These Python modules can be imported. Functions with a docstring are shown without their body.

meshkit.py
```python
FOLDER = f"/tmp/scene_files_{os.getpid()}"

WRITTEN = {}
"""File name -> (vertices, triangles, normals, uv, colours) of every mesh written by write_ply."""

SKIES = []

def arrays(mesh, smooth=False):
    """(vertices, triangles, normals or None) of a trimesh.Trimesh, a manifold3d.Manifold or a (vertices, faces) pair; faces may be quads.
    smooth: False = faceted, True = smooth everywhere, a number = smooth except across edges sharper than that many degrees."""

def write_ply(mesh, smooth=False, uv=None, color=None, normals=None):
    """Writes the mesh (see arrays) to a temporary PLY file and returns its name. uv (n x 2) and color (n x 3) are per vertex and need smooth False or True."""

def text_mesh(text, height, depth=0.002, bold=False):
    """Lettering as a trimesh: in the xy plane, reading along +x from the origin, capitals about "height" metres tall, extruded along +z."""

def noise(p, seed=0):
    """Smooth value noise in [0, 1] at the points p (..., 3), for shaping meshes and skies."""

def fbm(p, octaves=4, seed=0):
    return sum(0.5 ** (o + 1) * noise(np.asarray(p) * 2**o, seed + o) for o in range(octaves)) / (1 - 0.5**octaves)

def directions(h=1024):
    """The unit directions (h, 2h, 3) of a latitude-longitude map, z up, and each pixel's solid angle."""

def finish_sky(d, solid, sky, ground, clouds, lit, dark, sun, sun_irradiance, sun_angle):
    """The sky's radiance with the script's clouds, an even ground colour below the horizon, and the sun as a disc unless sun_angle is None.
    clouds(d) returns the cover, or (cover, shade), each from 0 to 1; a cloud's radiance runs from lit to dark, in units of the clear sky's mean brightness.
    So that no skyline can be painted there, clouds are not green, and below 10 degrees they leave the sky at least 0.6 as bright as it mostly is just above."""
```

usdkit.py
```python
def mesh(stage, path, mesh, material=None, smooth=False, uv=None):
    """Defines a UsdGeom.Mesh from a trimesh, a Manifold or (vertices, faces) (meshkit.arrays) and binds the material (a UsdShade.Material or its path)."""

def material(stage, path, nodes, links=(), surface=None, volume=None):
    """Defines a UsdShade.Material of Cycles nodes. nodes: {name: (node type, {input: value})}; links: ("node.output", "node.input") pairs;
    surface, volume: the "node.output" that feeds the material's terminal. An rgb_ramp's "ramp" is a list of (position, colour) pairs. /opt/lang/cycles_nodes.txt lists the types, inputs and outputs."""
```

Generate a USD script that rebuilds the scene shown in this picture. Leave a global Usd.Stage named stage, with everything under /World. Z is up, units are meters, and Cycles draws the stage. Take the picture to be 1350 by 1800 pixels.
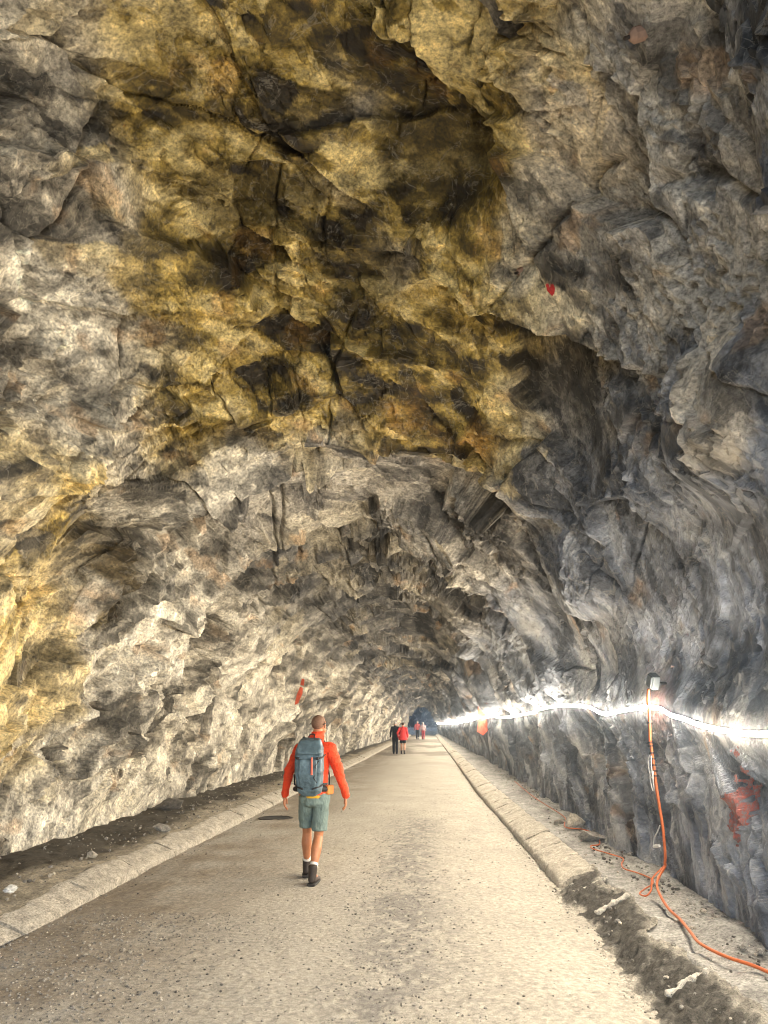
import math
import numpy as np
import trimesh
import manifold3d as m3
from scipy.spatial import cKDTree
from pxr import Usd, UsdGeom, UsdLux, UsdShade, Gf, Sdf, Vt
import usdkit
from meshkit import noise, fbm

stage = Usd.Stage.CreateInMemory()
UsdGeom.SetStageUpAxis(stage, UsdGeom.Tokens.z)
UsdGeom.SetStageMetersPerUnit(stage, 1.0)
UsdGeom.Xform.Define(stage, '/World')
UsdGeom.Scope.Define(stage, '/World/Looks')
rng = np.random.default_rng(7)

# ------------------------------------------------------------------ camera
PITCH, YAW, CAM_H = math.radians(15.806), math.radians(3.473), 1.72
cam = UsdGeom.Camera.Define(stage, '/World/camera')
cam.CreateHorizontalApertureAttr(36.0)
cam.CreateVerticalApertureAttr(48.0)
cam.CreateFocalLengthAttr(36.0 * 1300 / 1350)
cam.CreateClippingRangeAttr(Gf.Vec2f(0.05, 2000))
cam.CreateExposureAttr(2.68)
cx_ = UsdGeom.Xformable(cam)
cx_.AddTranslateOp().Set(Gf.Vec3d(0, 0, CAM_H))
cx_.AddRotateZOp().Set(math.degrees(YAW))
cx_.AddRotateXOp().Set(90 + math.degrees(PITCH))

# ------------------------------------------------------------------ sky and sun
SUN_EL, SUN_ROT = math.radians(48), math.radians(105)
SKY_STRENGTH, SUN_I = 0.11, 0.6
dome = UsdLux.DomeLight.Define(stage, '/World/sky')
sky_mat = usdkit.material(stage, '/World/Looks/sky_air', {
    'sky': ('sky_texture', {'sky_type': 'single_scattering', 'sun_disc': False, 'sun_elevation': SUN_EL, 'sun_rotation': SUN_ROT}),
    'bg': ('background_shader', {'strength': SKY_STRENGTH})}, [('sky.color', 'bg.color')], surface='bg.background')
UsdShade.MaterialBindingAPI.Apply(dome.GetPrim()).Bind(sky_mat)
dome.GetPrim().SetCustomDataByKey('kind', 'structure')
sun = UsdLux.DistantLight.Define(stage, '/World/sun')
sun.CreateIntensityAttr(SUN_I); sun.CreateAngleAttr(0.5); sun.CreateNormalizeAttr(True)
sun.CreateColorAttr(Gf.Vec3f(1.0, 0.94, 0.85))
sx = UsdGeom.Xformable(sun)
sx.AddRotateZOp().Set(-math.degrees(SUN_ROT))
sx.AddRotateXOp().Set(-(90 - math.degrees(SUN_EL)) )

LED_STRENGTH = 112.0
LED_COLOR = (1.0, 0.88, 0.71)

# ------------------------------------------------------------------ helpers
used = {}
def numbered(path):
    n = used.get(path, 0); used[path] = n + 1
    return path if n == 0 else '%s_%03d' % (path, n)

def keys(prim, label=None, cat=None, group=None, kind=None):
    for k, v in (('label', label), ('category', cat), ('group', group), ('kind', kind)):
        if v: prim.SetCustomDataByKey(k, v)
    return prim

def obj(name, mesh, mat, parent=None, smooth=35, label=None, cat=None, group=None, kind=None):
    base = str(parent.GetPath()) if parent else '/World'
    m = usdkit.mesh(stage, numbered(base + '/' + name), mesh, mat, smooth=smooth)
    keys(m.GetPrim(), label, cat, group, kind)
    return m.GetPrim()

def thing(name, label=None, cat=None, loc=(0, 0, 0), rz=0, group=None, kind=None):
    x = UsdGeom.Xform.Define(stage, numbered('/World/' + name))
    x.AddTranslateOp().Set(Gf.Vec3d(*map(float, loc)))
    if rz: x.AddRotateZOp().Set(float(rz))
    return keys(x.GetPrim(), label, cat, group, kind)

def color_attr(prim, name, col):
    pv = UsdGeom.PrimvarsAPI(prim).CreatePrimvar(name, Sdf.ValueTypeNames.Color3fArray, 'vertex')
    pv.Set(Vt.Vec3fArray.FromNumpy(np.asarray(col, np.float32)))

def grid_faces(nr, nc, flip=False):
    i = np.arange(nr - 1)[:, None] * nc + np.arange(nc - 1)[None, :]
    a, b, c, d = i.ravel(), (i + 1).ravel(), (i + nc + 1).ravel(), (i + nc).ravel()
    f = np.vstack([np.c_[a, b, c], np.c_[a, c, d]])
    return f[:, ::-1] if flip else f

def smoothstep(x, a, b):
    t = np.clip((x - a) / (b - a), 0, 1)
    return t * t * (3 - 2 * t)

def catmull(pts, n=8):
    P = np.asarray(pts, float); P = np.vstack([2 * P[0] - P[1], P, 2 * P[-1] - P[-2]])
    out = []
    for k in range(1, len(P) - 2):
        for t in np.arange(n) / n:
            a, b, c, d = P[k - 1:k + 3]
            out.append(.5 * (2 * b + (c - a) * t + (2 * a - 5 * b + 4 * c - d) * t**2 + (3 * b - a - 3 * c + d) * t**3))
    return np.vstack([out, P[-2]])

def tube(pts, r, sides=8, caps=True):
    P = np.asarray(pts, float); n = len(P)
    r = np.broadcast_to(np.asarray(r, float), (n,))
    T = np.gradient(P, axis=0); T /= np.maximum(np.linalg.norm(T, axis=1, keepdims=True), 1e-9)
    u = np.cross(T[0], [0, 0, 1.0]);
    if np.linalg.norm(u) < 1e-3: u = np.cross(T[0], [1.0, 0, 0])
    u /= np.linalg.norm(u); rings = []
    ang = np.linspace(0, 2 * np.pi, sides, endpoint=False)
    for k in range(n):
        u = u - T[k] * (u @ T[k]); u /= np.linalg.norm(u); w = np.cross(T[k], u)
        rings.append(P[k] + r[k] * (np.cos(ang)[:, None] * u + np.sin(ang)[:, None] * w))
    V = np.vstack(rings); F = []
    for k in range(n - 1):
        for j in range(sides):
            a, b = k * sides + j, k * sides + (j + 1) % sides
            F += [(a, b, b + sides), (a, b + sides, a + sides)]
    if caps:
        for k, fl in ((0, 1), (n - 1, 0)):
            c = len(V); V = np.vstack([V, P[k]])
            for j in range(sides):
                a, b = k * sides + j, k * sides + (j + 1) % sides
                F.append((c, b, a) if fl else (c, a, b))
    return trimesh.Trimesh(V, np.array(F), process=False)

def man_to_tm(m):
    q = m.to_mesh(); return trimesh.Trimesh(q.vert_properties[:, :3], q.tri_verts, process=False)

def ball(c, r, seg=20):
    rr = np.broadcast_to(np.asarray(r, float), (3,))
    return m3.Manifold.sphere(1.0, seg).scale([float(q) for q in rr]).translate([float(q) for q in c])

def bones(chains, edge=0.02, iters=6, seg=20):
    """Union of hulls of spheres (c, r) along chains, refined and smoothed into one surface."""
    parts = []
    for ch in chains:
        sp = [ball(c, r, seg) for c, r in ch]
        if len(sp) == 1: parts.append(sp[0])
        for a, b in zip(sp[:-1], sp[1:]): parts.append(m3.Manifold.batch_hull([a, b]))
    u = m3.Manifold.batch_boolean(parts, m3.OpType.Add).refine_to_length(edge)
    t = man_to_tm(u); t.merge_vertices()
    if iters: trimesh.smoothing.filter_taubin(t, iterations=iters)
    return t

def wrinkle(t, amp, scale, seed=0, stretch=(1, 1, 1)):
    n = t.vertex_normals
    t.vertices = t.vertices + n * ((fbm(t.vertices * np.array(stretch) * scale + seed * 7.3, 3, seed) - .5) * 2 * amp)[:, None]
    return t

def rbox(sx, sy, sz, r, seg=12):
    s = [ball((i * (sx / 2 - r), j * (sy / 2 - r), k * (sz / 2 - r)), r, seg) for i in (-1, 1) for j in (-1, 1) for k in (-1, 1)]
    return m3.Manifold.batch_hull(s)

# ------------------------------------------------------------------ materials
def mat(name, color, rough=0.8, noise_scale=30, contrast=0.25, bump=0.0, bump_scale=80, bump_dist=0.004, spec=0.4, stretch=(1, 1, 1)):
    c = np.array(color)
    nodes = {'tc': ('geometry', {}), 'mp': ('mapping', {'scale': stretch}),
             'n': ('noise_texture', {'scale': noise_scale, 'detail': 5.0, 'roughness': 0.6}),
             'r': ('rgb_ramp', {'ramp': [(0.25, c * (1 - contrast)), (0.75, np.minimum(c * (1 + contrast), .95))]}),
             'b': ('principled_bsdf', {'roughness': rough, 'specular_ior_level': spec})}
    links = [('tc.position', 'mp.vector'), ('mp.vector', 'n.vector'), ('n.fac', 'r.fac'), ('r.color', 'b.base_color')]
    if bump:
        nodes['n2'] = ('noise_texture', {'scale': bump_scale, 'detail': 4.0})
        nodes['bp'] = ('bump', {'strength': bump, 'distance': bump_dist})
        links += [('mp.vector', 'n2.vector'), ('n2.fac', 'bp.height'), ('bp.normal', 'b.normal')]
    return usdkit.material(stage, '/World/Looks/' + name, nodes, links, surface='b.BSDF')

def stone_mat(name, attr=None, base=(0.3, 0.28, 0.25), lo=0.35, hi=1.55, scale=4.0, rough=(0.5, 0.9), bump=1.0, dist=0.03, streak=(1, 1, 1), vein=0.5, rot=(0, 0, 0), crack=0.0, fine=0.42, grain=False):
    nodes = {
        'g': ('geometry', {}),
        'mp': ('mapping', {'scale': streak, 'rotation': rot}),
        'n1': ('noise_texture', {'scale': scale, 'detail': 9.0, 'roughness': 0.68, 'distortion': 0.15}),
        'n2': ('noise_texture', {'scale': scale * 6, 'detail': 6.0, 'roughness': 0.7}),
        'r1': ('rgb_ramp', {'ramp': [(0.32, (lo,) * 3), (0.46, (0.85,) * 3), (0.56, (1.05,) * 3), (0.70, (hi,) * 3)]}),
        'r2': ('rgb_ramp', {'ramp': [(0.34, (fine,) * 3), (0.47, (0.92,) * 3), (0.64, (1 + .85 * (1 - fine),) * 3)]}),
        'x1': ('mix', {'mix_type': 'multiply', 'fac': 1.0, 'color1': base}),
        'x2': ('mix', {'mix_type': 'multiply', 'fac': 1.0}),
        # pale veins where a warped noise passes its middle value
        'nv': ('noise_texture', {'scale': scale * 0.55, 'detail': 6.0, 'roughness': 0.55, 'distortion': 1.2}),
        'rv': ('rgb_ramp', {'ramp': [(0.488, (0, 0, 0)), (0.5, (vein,) * 3), (0.512, (0, 0, 0))]}),
        'x3': ('mix', {'mix_type': 'mix', 'color2': (0.55, 0.50, 0.40)}),
        'rr': ('map_range', {'from_min': 0.3, 'from_max': 0.7, 'to_min': rough[0], 'to_max': rough[1]}),
        'a1': ('math', {'math_type': 'multiply', 'value2': 0.35}),
        'a2': ('math', {'math_type': 'add'}),
        'vo': ('voronoi_texture', {'feature': 'distance_to_edge', 'scale': scale * 1.7, 'randomness': 1.0}),
        'vr': ('map_range', {'from_min': 0.0, 'from_max': 0.05, 'to_min': -crack, 'to_max': 0.0, 'clamp': True}),
        'a3': ('math', {'math_type': 'add'}),
        'wv': ('mix', {'mix_type': 'linear_light', 'fac': 0.10}),
        'bp': ('bump', {'strength': bump, 'distance': dist}),
        'p': ('principled_bsdf', {'specular_ior_level': 0.45, 'diffuse_roughness': 0.6})}
    links = [('g.position', 'mp.vector'), ('mp.vector', 'n1.vector'), ('mp.vector', 'n2.vector'), ('mp.vector', 'nv.vector'),
             ('n1.fac', 'r1.fac'), ('n2.fac', 'r2.fac'), ('r1.color', 'x1.color2'), ('x1.color', 'x2.color1'), ('r2.color', 'x2.color2'),
             ('nv.fac', 'rv.fac'), ('x2.color', 'x3.color1'), ('rv.color', 'x3.fac'), ('x3.color', 'p.base_color'),
             ('n2.fac', 'rr.value'), ('rr.result', 'p.roughness'),
             ('n2.fac', 'a1.value1'), ('n1.fac', 'a2.value1'), ('a1.value', 'a2.value2'),
             ('mp.vector', 'wv.color1'), ('n1.color', 'wv.color2'), ('wv.color', 'vo.vector'), ('vo.distance', 'vr.value'),
             ('a2.value', 'a3.value1'), ('vr.result', 'a3.value2'), ('a3.value', 'bp.height'), ('bp.normal', 'p.normal')]
    if attr:
        nodes['at'] = ('attribute', {'attribute': attr})
        links.append(('at.color', 'x1.color1'))
    if grain:
        nodes['gn'] = ('attribute', {'attribute': 'grain'})
        links += [('gn.fac', 'x1.fac'), ('gn.fac', 'x2.fac')]
    return usdkit.material(stage, '/World/Looks/' + name, nodes, links, surface='p.BSDF')

M_rock = stone_mat('rock', attr='tint', scale=3.8, lo=0.24, hi=1.75, dist=0.045, streak=(1.0, 1.3, 1.1), rot=(0.6, 0.2, 0.3), vein=0.25, fine=0.40, grain=True, bump=1.0)
M_road = stone_mat('dusty_road', attr='tint', scale=24.0, lo=0.58, hi=1.32, rough=(0.85, 1.0), dist=0.012, bump=1.0, fine=.55, vein=0.0)
M_verge = stone_mat('dusty_verge', attr='tint', scale=7.0, lo=0.55, hi=1.3, rough=(0.85, 1.0), dist=0.02, bump=0.9, vein=0.0)
M_kerb = stone_mat('worn_concrete', base=(0.40, 0.36, 0.29), scale=8.0, lo=0.6, hi=1.3, rough=(0.8, 1.0), dist=0.008, vein=0.0)
M_soil = stone_mat('dark_rubble', base=(0.085, 0.078, 0.066), scale=12.0, lo=0.4, hi=1.9, rough=(0.8, 1.0), dist=0.03, vein=0.0)
M_rubble = stone_mat('crumbled_soil', attr='tint', scale=14.0, lo=0.45, hi=1.6, rough=(0.8, 1.0), dist=0.03, vein=0.0)
M_pebble = [stone_mat('pebble_%s' % n, base=c, scale=20.0, dist=0.006, vein=0.0) for n, c in (('grey', (.26, .24, .205)), ('pale', (.46, .41, .33)), ('dark', (.12, .108, .092)))]
M_mortar = stone_mat('pale_mortar', base=(0.55, 0.51, 0.43), scale=30.0, lo=0.6, hi=1.3, dist=0.01, vein=0.0)
M_cliff = stone_mat('cliff_rock', base=(0.024, 0.024, 0.025), scale=0.9, lo=0.05, hi=4.5, dist=0.3, streak=(1, 1, 0.35), rot=(0, 0.7, 0), vein=0.95)
M_ground = stone_mat('bare_ground', base=(0.33, 0.31, 0.27), scale=1.0, dist=0.05, vein=0.0)
M_parapet = stone_mat('parapet_concrete', base=(0.45, 0.43, 0.38), scale=3.0, lo=.7, hi=1.2, dist=0.01, vein=0.0)
M_led = usdkit.material(stage, '/World/Looks/led_glow', {'e': ('emission', {'color': LED_COLOR, 'strength': LED_STRENGTH})}, [], surface='e.emission')
M_orange = mat('orange_cable_sheath', (0.55, 0.13, 0.035), 0.5, 40, .15, spec=.5)
M_white = mat('white_plastic', (0.62, 0.62, 0.60), 0.45, 40, .1)
M_black = mat('black_plastic', (0.015, 0.015, 0.016), 0.5, 60, .2)
M_grey = mat('grey_plastic', (0.085, 0.10, 0.11), 0.5, 60, .1)
M_mark = mat('weathered_orange_red', (.52, .095, .05), .85, 9, .55, .6, 40, .01)
M_box = mat('grey_box', (0.09, 0.105, 0.115), 0.5, 60, .1)
M_paint = mat('orange_red_paint', (0.62, 0.10, 0.045), 0.75, 16, .35, .5, 60, .006)
M_fadedpaint = usdkit.material(stage, '/World/Looks/faded_paint', {'g': ('geometry', {}), 'n': ('noise_texture', {'scale': 40, 'detail': 8.0, 'roughness': .75}),
    'r': ('rgb_ramp', {'ramp': [(.40, (.20, .195, .195)), (.52, (.32, .10, .08)), (.72, (.48, .12, .085))]}), 'bp': ('bump', {'strength': .8, 'distance': .02}), 'p': ('principled_bsdf', {'roughness': .8})},
    [('g.position', 'n.vector'), ('n.fac', 'r.fac'), ('r.color', 'p.base_color'), ('n.fac', 'bp.height'), ('bp.normal', 'p.normal')], surface='p.BSDF')
M_redpaint = mat('red_paint', (0.36, 0.02, 0.02), 0.7, 20, .3)
M_skin = mat('skin', (0.46, 0.235, 0.145), 0.55, 25, .12, .15, 200, .001)
M_legskin = mat('tanned_skin', (0.42, 0.175, 0.085), 0.5, 18, .15, .15, 200, .001)
M_hair = mat('shaved_hair', (0.17, 0.095, 0.06), 0.8, 60, .4, .6, 400, .002)
M_jacket = mat('red_fleece', (0.74, 0.060, 0.016), 0.8, 9, .18, .8, 38, .02)
M_shorts = mat('sage_fabric', (0.150, 0.205, 0.190), 0.8, 14, .2, .9, 26, .02, stretch=(1, 1, .5))
M_pack = mat('slate_blue_ripstop', (0.085, 0.132, 0.158), 0.5, 9, .5, .8, 22, .018)
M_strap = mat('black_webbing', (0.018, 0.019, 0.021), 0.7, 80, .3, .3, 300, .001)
M_coral = mat('coral_zip', (0.60, 0.14, 0.09), 0.6, 60, .1)
M_sock = mat('white_sock', (0.66, 0.63, 0.58), 0.9, 60, .1, .4, 200, .002)
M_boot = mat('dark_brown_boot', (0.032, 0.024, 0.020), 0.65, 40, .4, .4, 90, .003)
M_sole = mat('boot_sole', (0.03, 0.028, 0.026), 0.8, 50, .3)
M_yellow = mat('yellow_fabric', (0.6, 0.36, 0.03), 0.8, 30, .1)
M_tan = mat('orange_pouch', (0.60, 0.22, 0.05), 0.7, 30, .15)
M_dark = mat('dark_cloth', (0.012, 0.012, 0.015), 0.85, 20, .3)
M_red = mat('red_anorak', (0.60, 0.030, 0.028), 0.7, 14, .15, .5, 30, .012)
M_pink = mat('faded_red_jacket', (0.50, 0.10, 0.10), 0.8, 14, .2)
M_greyhair = mat('grey_hair', (0.45, 0.43, 0.40), 0.8, 60, .2)
M_brownhair = mat('brown_hair', (0.05, 0.03, 0.018), 0.8, 60, .3)
M_pinkgrey = mat('pinkish_top', (0.38, 0.25, 0.25), 0.8, 20, .2)
M_redtrousers = mat('red_trousers', (0.33, 0.025, 0.03), 0.8, 20, .2)
M_shrub = mat('shrub_leaf', (0.04, 0.06, 0.03), 0.7, 20, .4)

# ------------------------------------------------------------------ the rock tunnel
Y_NEAR, Y_FAR = -4.0, 100.0
_y = [-9, 0, 10, 20, 36, 60, 100]
def XL(y): return np.interp(y, _y, [-5.2, -5.15, -5.2, -5.15, -4.5, -3.9, -3.15])
def XR(y): return np.interp(y, _y, [2.45, 2.42, 2.42, 2.42, 2.30, 1.85, 1.05])
def HC(y): return np.interp(y, [-9, 4.8, 6.0, 7.6, 9.2, 9.9, 12, 20, 36, 60, 100], [9.6, 9.7, 9.2, 7.75, 6.2, 5.4, 5.35, 5.3, 5.2, 4.8, 3.8])
def KL(y): return np.interp(y, _y, [-3.55, -3.52, -3.5, -3.42, -3.15, -2.95, -2.55])
def KR(y): return np.interp(y, _y, [1.40, 1.41, 1.38, 1.15, 1.05, 0.85, 0.55])
NEXP = 2.35
_phi = np.linspace(np.pi, 0, 4001)
_ux = np.sign(np.cos(_phi)) * np.abs(np.cos(_phi)) ** (2 / NEXP)
_uz = np.abs(np.sin(_phi)) ** (2 / NEXP)
_len = np.r_[0, np.cumsum(np.hypot(np.diff(_ux * 3.75), np.diff(_uz * 6.1)))]
FOOT = 0.45
def base_surface(ys, t):
    """Undisplaced points and inward normals; t in [0,1] runs from the left foot over the crown to the right foot."""
    L = _len[-1]; s = -FOOT + t * (L + 2 * FOOT)
    ux, uz = np.interp(s, _len, _ux), np.interp(s, _len, _uz)
    drop = np.where(s < 0, s, np.where(s > L, L - s, 0))
    y = ys[:, None]; c, a, h = (XL(y) + XR(y)) / 2, (XR(y) - XL(y)) / 2, HC(y)
    P = np.stack(np.broadcast_arrays(c + a * ux, y, h * uz + drop), -1)
    du = np.gradient(P, axis=1); dv = np.gradient(P, axis=0)
    N = np.cross(dv, du); N /= np.linalg.norm(N, axis=2, keepdims=True)
    C = np.stack([np.broadcast_to(c, P.shape[:2]), np.broadcast_to(y, P.shape[:2]), np.full(P.shape[:2], 1.5)], -1)
    N = np.where(((C - P) * N).sum(2, keepdims=True) < 0, -N, N)
    return P, N

FOL = np.array([0.38, -0.72, 0.58]); FOL /= np.linalg.norm(FOL)
FOL_R = np.array([0.30, -0.90, 0.16]); FOL_R /= np.linalg.norm(FOL_R)
def slab(P, k, F=FOL): return P + (k - 1) * (P @ F)[:, None] * F
def seeds_for(cell, seed, y0, y1):
    r = np.random.default_rng(seed); n = int((y1 - y0) * 15 / cell**2)
    nn = int(5.0 * 13 / cell**2)   # the steep face over the inner arch needs more
    ys, t = np.sort(np.r_[r.uniform(y0, y1, n), r.uniform(4.6, 9.6, nn)]), r.random(n + nn); n += nn
    out = []
    for k in range(0, n, 2000):
        yy, tt = ys[k:k + 2000], t[k:k + 2000]
        o = np.argsort(tt); yy, tt = yy[o], tt[o]
        L = _len[-1]; s = -FOOT + tt * (L + 2 * FOOT)
        ux, uz = np.interp(s, _len, _ux), np.interp(s, _len, _uz)
        out.append(np.c_[(XL(yy) + XR(yy)) / 2 + (XR(yy) - XL(yy)) / 2 * ux, yy, HC(yy) * uz])
    S = np.vstack(out) + r.normal(0, cell * .35, (n, 3))
    tilt = r.normal(0, 1, (n, 3)); tilt /= np.linalg.norm(tilt, axis=1, keepdims=True)
    return S, tilt, r.uniform(-1, 1, n), r.random(n)
LAYERS = []   # cell, slab stretch, offset, slope, edge blend, groove, y range
for cell, k, off, slope, blend, groove, y0, y1, sd in ((1.35, 1.9,   .15, .34, .045, .12, -9.5, 101, 1), (.52, 2.0, .060, .36, .028, .04, -1, 101, 2), (.20, 2.2, .024, .42, .014, .012, 2, 60, 3), (.085, 1.8, .008, .45, .010, 0.0, 2.5, 20, 4)):
    S, tilt, o, rn = seeds_for(cell, 100 + sd, y0, y1)
    LAYERS.append((cell, k, off, slope, blend, groove, y0, y1, S, tilt, o, rn, (cKDTree(slab(S, k)), cKDTree(slab(S, k * 1.15, FOL_R)))))

# larger shapes met in the photograph: (centre, radii, how far the rock comes inwards)
LUMPS = [((1.55, 9.5, 4.75), (.7, .6, .45), .42), ((.7, 9.4, 5.1), (.6, .5, .4), .25), ((2.2, 5.6, 4.0), (.6, .8, .55), .35), ((2.3, 7.2, 2.9), (.9, 2.0, .9), -.20), ((2.2, 9.3, 3.5), (.7, .5, .5), .22),
         ((.5, 6.2, 8.9), (1.0, .6, .4), .45), ((.1, 6.9, 7.9), (.9, .7, .6), -.40), ((-2.6, 7.4, 7.3), (.8, .7, .7), -.25), ((-5, 9.5, 3.9), (1., .6, 1.5), -.42), ((-5.1, 11.4, 3.0), (1.1, 1.1, 2.2), .46), ((-3.6, 10.6, 4.8), (.9, .5, .6), .42),
         ((2.4, 13.1, 1.0), (.5, .55, 1.3), .20), ((2.4, 10.6, .9), (.5, .5, 1.3), .16), ((2.4, 9.9, .5), (.5, .3, .9), -.16), ((2.4, 6.2, .7), (.5, 1.2, .8), .12)]

JOINTS = [(.96, .28, 0, 1.0, .022), (.98, .18, 0, -.4, .02), (.93, .36, 0, 2.2, .022), (.97, .25, .05, 3.3, .02), (.2, .95, .1, 6.1, .03), (.1, .5, .86, 10.4, .025), (-.3, .35, .88, 9.2, .022), (.25, .3, .9, 8.3, .02), (0, .8, -.6, 4.1, .03), (.1, .7, .7, 11.6, .03), (0, .95, -.3, 7.3, .025), (0, .6, .8, 7.6, .025)]
def inn_(y): return 1 - .5 * smoothstep(y, 10.2, 13)
def displace(P, N):
    """Returns the displacement inwards and the tone numbers of the facets."""
    sh = P.shape[:-1]; p, q = P.reshape(-1, 3), N.reshape(-1, 3)
    y = p[:, 1]
    w = p + (np.stack([fbm(p * 1.3 + 11.1, 3, 5), fbm(p * 1.3 + 37.7, 3, 6), fbm(p * 1.3 + 71.3, 3, 7)], -1) - .5) * .36
    w = w + (np.stack([noise(p * 9 + 3.3, 8), noise(p * 9 + 17.7, 9), noise(p * 9 + 41.3, 10)], -1) - .5) * .045
    calm = (1 - .30 * smoothstep(p[:, 0], .8, 1.8)) * (1 - .40 * smoothstep(p[:, 0], 1.3, 1.9) * (1 - smoothstep(p[:, 2], 3.4, 4.6))) * (1 - .75 * np.exp(-((((p - (2.2, 7.2, 2.75)) / (1.2, 2.2, .9)) ** 2).sum(1)) ** 2)) * (1 - .55 * np.exp(-((((p - (2.1, 5.2, 5.0)) / (1.0, 1.3, 1.1)) ** 2).sum(1)) ** 2))
    h = (fbm(p * .30 + 5.5, 2, 11) - .5) * .8 * inn_(y)
    tones = np.zeros((len(p), 4))
    rgh = .18 + 1.0 * smoothstep(fbm(p * .62 + 21, 3, 12), .40, .66); rg2 = .25 + 1.0 * smoothstep(fbm(p * 1.5 + 61, 3, 13), .38, .64)
    inn = 1 - .45 * smoothstep(y, 10.2, 12.5)
    for li, (cell, k, off, slope, blend, groove, y0, y1, S, tilt, o, rn, tree) in enumerate(LAYERS):
        sel = np.nonzero((y > y0) & (y < y1))[0]
        if not len(sel): continue
        R_ = w[sel, 0] + .25 * (w[sel, 2] - 3) > 1.35
        d, i = np.zeros((len(sel), 2)), np.zeros((len(sel), 2), int)
        for tr_, mk, kk, F in ((tree[0], ~R_, k, FOL), (tree[1], R_, k * 1.15, FOL_R)):
            if mk.any(): d[mk], i[mk] = tr_.query(slab(w[sel][mk], kk, F), k=2, workers=-1)
        rel = w[sel, None, :] - S[i]
        hk = o[i] * off + np.einsum('nkj,nkj->nk', rel, tilt[i]) * slope
        e = (d[:, 1] - d[:, 0]) / (blend * np.clip(y[sel] / 9, 1, 6))
        wt = .5 + .5 * smoothstep(e, 0, 1)
        hh = hk[:, 0] * wt + hk[:, 1] * (1 - wt)
        if groove: hh = hh - groove * np.exp(-(e * 1.6) ** 2) * smoothstep(noise(w[sel] * 1.1 / cell, 20 + li), .36, .62)
        fade = smoothstep(y[sel], y0, y0 + .8) * (1 - smoothstep(y[sel], y1 - 4, y1)) if li else 1.0
        h[sel] += hh * fade * (calm[sel] if li < 3 else 1.0) * ((inn[sel], rgh[sel], rgh[sel] * rg2[sel], rg2[sel])[li] if True else 1); tones[sel, li] = rn[i[:, 0]]
    h += (fbm(p * 14, 3, 31) - .5) * .012
    jn = (fbm(p * 1.1 + 90, 4, 14) - .5) * .9
    for k_, (nx_, ny_, nz_, c0, wd) in enumerate(JOINTS):
        e = (p @ np.array([nx_, ny_, nz_]) - c0 + jn * .55) / wd
        h -= .13 * np.exp(-e * e) * smoothstep(noise(p * .9 + 13 * k_, 15), .42, .60)
    # blasting rounds: each ring opens with a step and closes in again
    ph = y + .9 * (fbm(p * .45 + 9, 2, 41) - .5) * 2
    rounds = np.array([-9, -5, 0, 10.2, 12.9, 15.4, 18.2, 20.6, 24.4, 27.6, 31.6, 35, 39, 43, 46.5, 51, 55, 60, 64, 69, 74, 79, 85, 91, 97, 104])
    k = np.clip(np.searchsorted(rounds, ph) - 1, 0, len(rounds) - 2)
    u = (ph - rounds[k]) / (rounds[k + 1] - rounds[k])
    u = np.clip(u, 0, 1); wd = np.clip(.35 / (rounds[k + 1] - rounds[k]), 0, .4)
    u = np.where(u < 1 - wd, u / (1 - wd), 1 - smoothstep(u, 1 - wd, 1))
    saw = (u - .5) * np.clip((rounds[k + 1] - rounds[k]) / 4, 0, 1) * smoothstep(y, 10, 11.2)
    up = np.clip(p[:, 2] / 2.2, .25, 1)
    h += saw * 1.6 * up * np.interp(y, [9, 14, 100], [.8, 1, .7])
    for c, r, a in LUMPS:
        e = (((p - c) / r) ** 2).sum(1); h += a * np.exp(-e * e * .8)
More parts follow.
